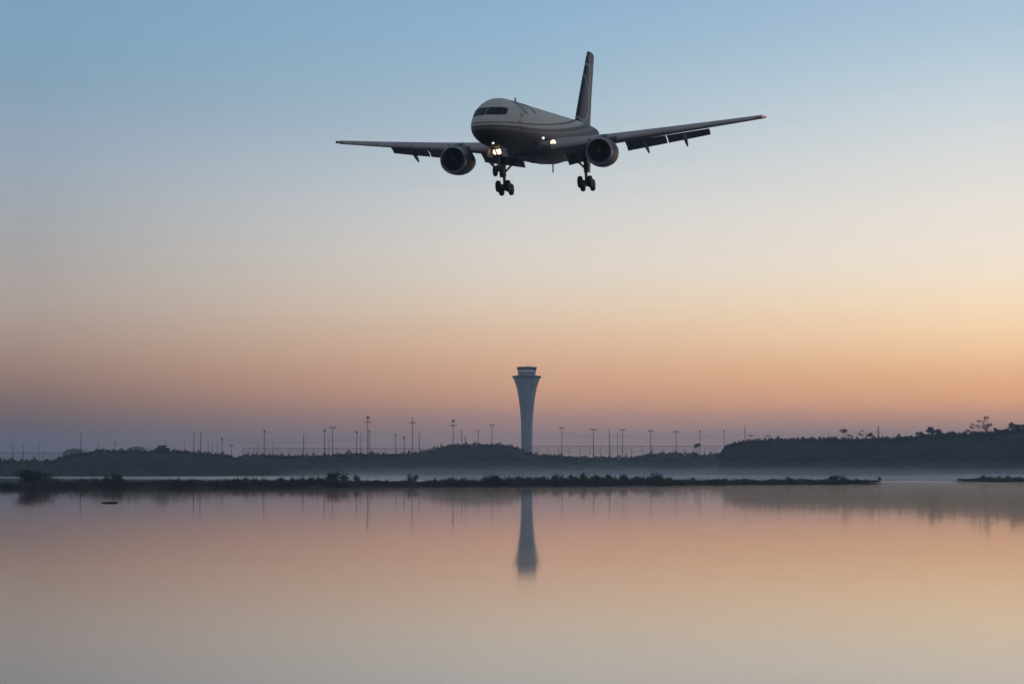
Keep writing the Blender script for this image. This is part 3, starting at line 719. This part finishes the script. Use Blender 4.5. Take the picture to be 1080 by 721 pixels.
# wing-body fairing
m = MB(); rings = []
for s, w, zb in ((12.2, 1.2, -2.0), (13.2, 1.6, -2.2), (15, 1.98, -2.42), (18, 2.1, -2.55), (22, 2.1, -2.55), (25, 1.95, -2.45), (27.5, 1.6, -2.2), (29, 1.0, -1.95)):
    rings.append([Vector((-s, w*math.cos(a), -1.2 + (1.2+zb if False else (zb+1.2))*-math.sin(a) if math.sin(a) < 0 else -1.2 + .55*math.sin(a))) for a in np.linspace(0, 2*math.pi, 28, endpoint=False)])
rings = [[Vector((p.x, p.y, p.z if p.z >= -1.2 else p.z)) for p in r] for r in rings]
rings = [[Vector((-s, w*math.cos(a), (-1.2 + (-1.2-zb)*math.sin(a)) if math.sin(a) < 0 else (-1.2 + .55*math.sin(a)))) for a in np.linspace(0, 2*math.pi, 28, endpoint=False)]
         for s, w, zb in ((12.2, 1.2, -2.0), (13.2, 1.6, -2.2), (15, 1.98, -2.42), (18, 2.1, -2.55), (22, 2.1, -2.55), (25, 1.95, -2.45), (27.5, 1.6, -2.2), (29, 1.0, -1.95))]
m.loft(rings); m.build('belly_fairing', MAT['nacelle'], ap, smooth=True)
m = MB(); m.box((-11.6, 0, 2.2), (.45, .05, .5), Matrix.Rotation(.3, 3, 'Y')); m.build('antenna', MAT['under'], body)
m = MB(); m.box((-25.2, 0, -2.75), (.35, .05, .8), Matrix.Rotation(-.2, 3, 'Y')); m.build('antenna', MAT['under'], body)
m = MB(); m.lathe([(-.05, .16), (.05, .14), (.14, .05)], c=(-17, 0, -2.58), n=8); m.build('beacon', MAT['dark_steel'], body)

def airfoil(c_, tc_, cam_=.02, cut=1.0, n=12):
    up, lo = [], []
    for i in range(n+1):
        x = (1-math.cos(math.pi*i/n))/2*cut
        y = 5*tc_*(.2969*math.sqrt(x)-.126*x-.3516*x*x+.2843*x**3-.1036*x**4)
        yc = cam_*4*x*(1-x)*.6
        up.append((x*c_, (yc+y)*c_)); lo.append((x*c_, (yc-y)*c_))
    return up[::-1] + lo[1:]
def wing_ring(y, xle, z, c_, tc_, tw_, cut=1.0, sg=1, rot=0, cam_=.02):
    pts = []
    ct, st2 = math.cos(tw_+rot), math.sin(tw_+rot)
    for dx, dz in airfoil(c_, tc_, cam_, cut):
        pts.append(Vector((xle - dx*ct - dz*st2, sg*y, z + dz*ct - dx*st2)))
    return pts
def wsec(y):
    xle = -(14.4 + (y-1.6)*math.tan(math.radians(25.5))); z = -1.35 + (y-1.6)*.092 + .0008*(y-1.6)**2
    c_ = np.interp(y, [0, 1.6, 6.4, 19], [8.9, 8.1, 5.6, 2.3]); tc_ = np.interp(y, [0, 6, 19], [.15, .14, .14]); tw_ = math.radians(np.interp(y, [0, 19], [3.2, -.5]))
    return xle, z, float(c_), float(tc_), tw_
for sg in (-1, 1):
    m = MB(); rings = []
    for y, cut in ((.4, .84), (1.6, .82), (3.5, .82), (5.6, .82), (6.4, .82), (9, .80), (11.5, .80), (14.2, .80), (14.26, 1.0), (16.5, 1.0), (18.4, 1.0), (18.85, 1.0), (19.0, .9)):
        xle, z, c_, tc_, tw_ = wsec(y)
        if y > 18.9: tc_ *= .35; c_ *= .9; xle -= .2
        rings.append(wing_ring(y, xle, z, c_, tc_, tw_, cut, sg))
    m.loft(rings); wg = m.build('wing', MAT['wing'], ap, smooth=True); sharp(wg, 40)
    for y0, y1 in ((2.2, 5.0), (7.3, 10.9), (10.98, 14.6), (14.68, 18.3)):        # drooped leading-edge slats
        rings = []
        for y in np.linspace(y0, y1, 4):
            xle, z, c_, tc_, tw_ = wsec(y); rings.append(wing_ring(y, xle + .055*c_ + .05, z - .045*c_ - .03, c_*.19, .34, tw_, 1, sg, math.radians(-22), .1))
        m = MB(); m.loft(rings); sharp(m.build('slat', MAT['wing'], wg, smooth=True), 40)
    for y0, y1 in ((1.95, 5.5), (7.2, 10.55), (10.65, 14.2)):                                    # flaps run out and down, two elements each
        for (xo, zo, ch, rt) in ((.80, -.035, .17, 20), (.955, -.095, .12, 36)):
            rings = []
            for y in np.linspace(y0, y1, 5):
                xle, z, c_, tc_, tw_ = wsec(y); rings.append(wing_ring(y, xle - xo*c_, z + zo*c_ - .05, c_*ch, .16, tw_, 1, sg, math.radians(rt), .04))
            m = MB(); m.loft(rings); sharp(m.build('flap', MAT['under'], wg, smooth=True), 40)
    for y in (5.0, 8.8, 12.1):                                                   # flap track fairings
        xle, z, c_, tc_, tw_ = wsec(y); x0 = xle - .58*c_; m = MB(); rings = []
        for f_, r_ in ((0, .03), (.15, .15), (.4, .22), (.7, .2), (.9, .12), (1.0, .02)):
            x = x0 - f_*(.62*c_ + .5); zc = z - .08*c_ - .1 - (max(0, f_-.35)**1.2)*1.45
            rings.append([Vector((x, sg*y + r_*.7*math.cos(a), zc + r_*1.35*math.sin(a))) for a in np.linspace(0, 2*math.pi, 10, endpoint=False)])
        m.loft(rings); m.build('flap_fairing', MAT['under'], wg, smooth=True)
    xle, z, c_, tc_, tw_ = wsec(18.75)
    m = MB(); m.lathe([(-.3, .03), (-.1, .11), (.12, .12), (.3, .05)], 'x', (xle + .02, sg*18.95, z + .02), 10); m.build('navigation_light', MAT['lamp_red'] if sg > 0 else MAT['glass'], wg, smooth=True)
    # engine
    ex, ey, ez = -14.2, sg*6.2, -2.13
    en = empty('engine', (ex, ey, ez)); en.parent = ap; en.scale = (.92, .9, .9)
    m = MB()
    m.lathe([(-.9, 1.02), (-.45, 1.0), (-.2, 1.03), (-.06, 1.09), (0, 1.14), (-.05, 1.2), (-.25, 1.27), (-.7, 1.34), (-1.5, 1.38), (-2.5, 1.36), (-3.4, 1.26), (-4.3, 1.08), (-5.1, .9), (-5.1, .82), (-4.4, .8)], 'x', n=40, cap=False)
    nac = m.build('nacelle', MAT['nacelle'], en, smooth=True)
    m = MB(); m.lathe([(-.22, 1.022), (-.06, 1.075), (.012, 1.14), (-.045, 1.212), (-.25, 1.284), (-.26, 1.26)], 'x', n=40, cap=False); m.build('inlet_lip', MAT['lip'], nac, smooth=True)
    m = MB()
    m.lathe([(-.95, 1.03), (-1.0, 1.03)], 'x', n=32)
    m.build('fan_disc', MAT['fan'], en)
    m = MB()
    for i in range(24):
        a = 2*math.pi*i/24; u_ = Vector((0, math.cos(a), math.sin(a))); w_ = Vector((0, -math.sin(a), math.cos(a)))
        m.add([u_*.3+w_*.05+Vector((-.78, 0, 0)), u_*.3-w_*.05+Vector((-.92, 0, 0)), u_*1.0-w_*.1+Vector((-.93, 0, 0)), u_*1.0+w_*.1+Vector((-.80, 0, 0))], [(0, 1, 2, 3)])
    m.build('fan_blades', MAT['fan'], en)
    m = MB(); m.lathe([(-.95, .33), (-.75, .3), (-.5, .2), (-.35, .05)], 'x', n=16); m.build('spinner', MAT['fan'], en, smooth=True)
    m = MB(); m.lathe([(-4.3, .75), (-5.2, .66), (-6.0, .45), (-6.05, .38), (-5.6, .3), (-6.6, .05)], 'x', n=24); m.build('exhaust_cone', MAT['gear'], en, smooth=True)
    m = MB(); rings = []
    for x, zb, zt, w in ((-.7, 1.2, 1.36, .12), (-1.8, 1.1, 1.5, .24), (-3.2, .9, 1.75, .28), (-5.0, .75, 1.7, .24), (-7.0, .95, 1.5, .06)):
        rings.append([Vector((x, w, zb)), Vector((x, w, zt)), Vector((x, -w, zt)), Vector((x, -w, zb))])
    m.loft(rings); m.build('pylon', MAT['nacelle'], en)
    # tailplane
    m = MB(); rings = []
    for y, xle, c_, tc_ in ((.3, -39.6, 4.9, .1), (2, -40.8, 4.2, .1), (5, -42.7, 2.9, .09), (7.5, -44.3, 1.75, .08), (7.6, -44.5, 1.4, .03)):
        rings.append(wing_ring(y, xle, .42 + y*.085, c_, tc_, 0, 1, sg, 0, 0))
    m.loft(rings); sharp(m.build('tailplane', MAT['wing'], ap, smooth=True), 40)
# fin
m = MB(); rings = []
for z, xle, c_, tc_ in ((1.5, -35.8, 7.5, .09), (2.4, -36.8, 6.8, .095), (5, -39.4, 5.4, .10), (8.6, -43.2, 3.6, .11), (9.15, -43.8, 3.1, .11), (9.25, -44.0, 2.8, .06)):
    rings.append([Vector((xle - dx, dz, z)) for dx, dz in airfoil(c_, tc_, 0, .72)])
m.loft(rings); fin = m.build('tail_fin', tail, ap, smooth=True); sharp(fin, 40)
m = MB(); rings = []
for z, xle, c_, tc_ in ((2.0, -36.35, 7.1, .09), (2.4, -36.8, 6.8, .095), (5, -39.4, 5.4, .10), (8.6, -43.2, 3.6, .11), (9.1, -43.74, 3.2, .11)):
    yt = tc_*.55*c_*.5
    rings.append([Vector((xle - c_*.73, yt*.9, z)), Vector((xle - c_*1.0, .02, z)), Vector((xle - c_*1.0, -.02, z)), Vector((xle - c_*.73, -yt*.9, z))])
m.loft(rings); m.build('rudder', tail, fin)

# landing gear
def wheel(x, y, z, r, w, parent):
    e = MB(); e.lathe([(-w/2, r*.55), (-w/2, r*.82), (-w*.38, r*.96), (-w*.15, r), (w*.15, r), (w*.38, r*.96), (w/2, r*.82), (w/2, r*.55)], 'y', (x, y, z), 28)
    o = e.build('wheel', MAT['rubber'], parent, smooth=True); sharp(o, 45)
def lamp(x, y, z, r, material, parent):
    m = MB(); m.lathe([(-.16, r*.5), (-.06, r), (.03, r)], 'x', (x, y, z), 16, cap=False); m.build('lamp_housing', MAT['gear'], parent, smooth=True)
    m = MB(); m.lathe([(.0, r*.93), (.03, r*.8), (.05, .02)], 'x', (x, y, z), 16); return m.build('landing_light', material, parent, smooth=True)
ng = empty('nose_gear', (-4.7, 0, .05)); ng.parent = ap
m = MB(); m.tube((0, 0, -1.7), (0, 0, -3.1), .13, .12, 12); m.tube((0, 0, -3.0), (0, 0, -3.82), .085, n=12); m.tube((0, -.42, -3.78), (0, .42, -3.78), .07, n=10)
m.tube((0, 0, -2.7), (1.4, 0, -1.9), .06, n=8); m.tube((.12, -.12, -3.3), (.02, -.05, -3.75), .04, n=6); m.build('strut', MAT['gear'], ng)
for y in (-.29, .29): wheel(0, y, -3.78, .42, .28, ng)
for y in (-.55, .55):
    m = MB(); m.box((.3, y, -2.35), (1.8, .05, .75), Matrix.Rotation(.12*(1 if y > 0 else -1), 3, 'X')); m.build('gear_door', MAT['nacelle'], ng)
for y in (-.15, .15): lamp(.22, y, -2.30, .22, MAT['lamp_warm'], ng)
q_ = fus(2.0, math.radians(-77)); lamp(q_.x + .1, q_.y, q_.z, .10, MAT['lamp_white'], body)
for sg in (-1, 1):
    mg = empty('main_gear', (-21.7, sg*3.62, .06)); mg.parent = ap
    m = MB(); m.tube((0, 0, -1.2), (0, 0, -3.5), .2, .18, 14); m.tube((0, 0, -3.4), (0, 0, -4.45), .13, n=12); m.tube((0, -sg*.1, -3.1), (0, -sg*1.7, -1.6), .09, n=8)
    m.tube((.1, 0, -3.5), (.45, 0, -4.3), .05, n=6); m.build('strut', MAT['gear'], mg)
    m = MB(); m.tube((.62, 0, -4.32), (-.62, 0, -4.62), .12, n=10)
    for x, z in ((.57, -4.33), (-.57, -4.61)): m.tube((x, -.55, z), (x, .55, z), .07, n=8)
    m.build('bogie_beam', MAT['gear'], mg)
    for x, z in ((.57, -4.33), (-.57, -4.61)):
        for y in (-.43, .43): wheel(x, y, z, .51, .36, mg)
    m = MB(); m.box((0, sg*.32, -2.7), (.95, .06, 1.7), Matrix.Rotation(-sg*.08, 3, 'X')); m.build('gear_door', MAT['nacelle'], mg)
    wl = wsec(2.35); lamp(wl[0] + .16, sg*2.35, wl[1] + .1, .24, MAT['lamp_warm'], ap)
lamp(-13.1, 1.86, -.85, .11, MAT['lamp_white'], body)

# ------------------------------------------------------------------ air: haze over everything, mist lying on the back water
def volume(name, dens, col_, aniso):
    m_ = bpy.data.materials.new(name); m_.use_nodes = True; t_ = m_.node_tree; t_.nodes.clear()
    v = t_.nodes.new('ShaderNodeVolumePrincipled'); v.inputs['Density'].default_value = dens; v.inputs['Color'].default_value = (*col_, 1); v.inputs['Anisotropy'].default_value = aniso
    o_ = t_.nodes.new('ShaderNodeOutputMaterial'); t_.links.new(v.outputs[0], o_.inputs['Volume'])
    m_.cycles.homogeneous_volume = True
    return m_
m = MB(); m.box((0, 4000, 66), (15000, 10000, 140)); m.v = [(x, y, (-4 if z < 66 else 136)) for x, y, z in m.v]
hz_ = m.build('haze', volume('evening_haze', 2.1e-4, (.64, .80, .97), .4)); tag(hz_, 'thin blue evening haze filling the air over the lake', 'haze', kind='stuff')
def mist(foot, z0, z1, dens, label):
    m = MB(); m.loft([[Vector((x, y, z)) for x, y in foot] for z in (z0, z1)])
    o = m.build('mist', volume('water_mist', dens, (.99, .99, .99), .45)); return tag(o, label, 'mist', kind='stuff')
foot = [(-100, 800), (0, 600), (180, 630), (430, 640), (440, 970), (150, 990), (20, 985), (-60, 900)]
for z0_, z1_, dn, lab in ((.05, .6, .0075, 'densest pale mist lying on the water behind the long islet'), (.6, 1.2, .0050, 'pale mist just above the densest layer behind the long islet'),
                          (1.2, 1.9, .0028, 'third mist layer up from the water at the foot of the far bank'), (1.9, 2.7, .0014, 'fourth and thinner mist layer at the foot of the far bank'),
                          (2.7, 3.6, .0007, 'fifth, very thin mist layer at the foot of the far bank'), (3.6, 4.6, .00034, 'sixth, barely visible mist layer at the foot of the far bank'),
                          (4.6, 5.8, .00014, 'faint uppermost mist layer at the foot of the far bank')):
    mist(foot, z0_, z1_, dn, lab)
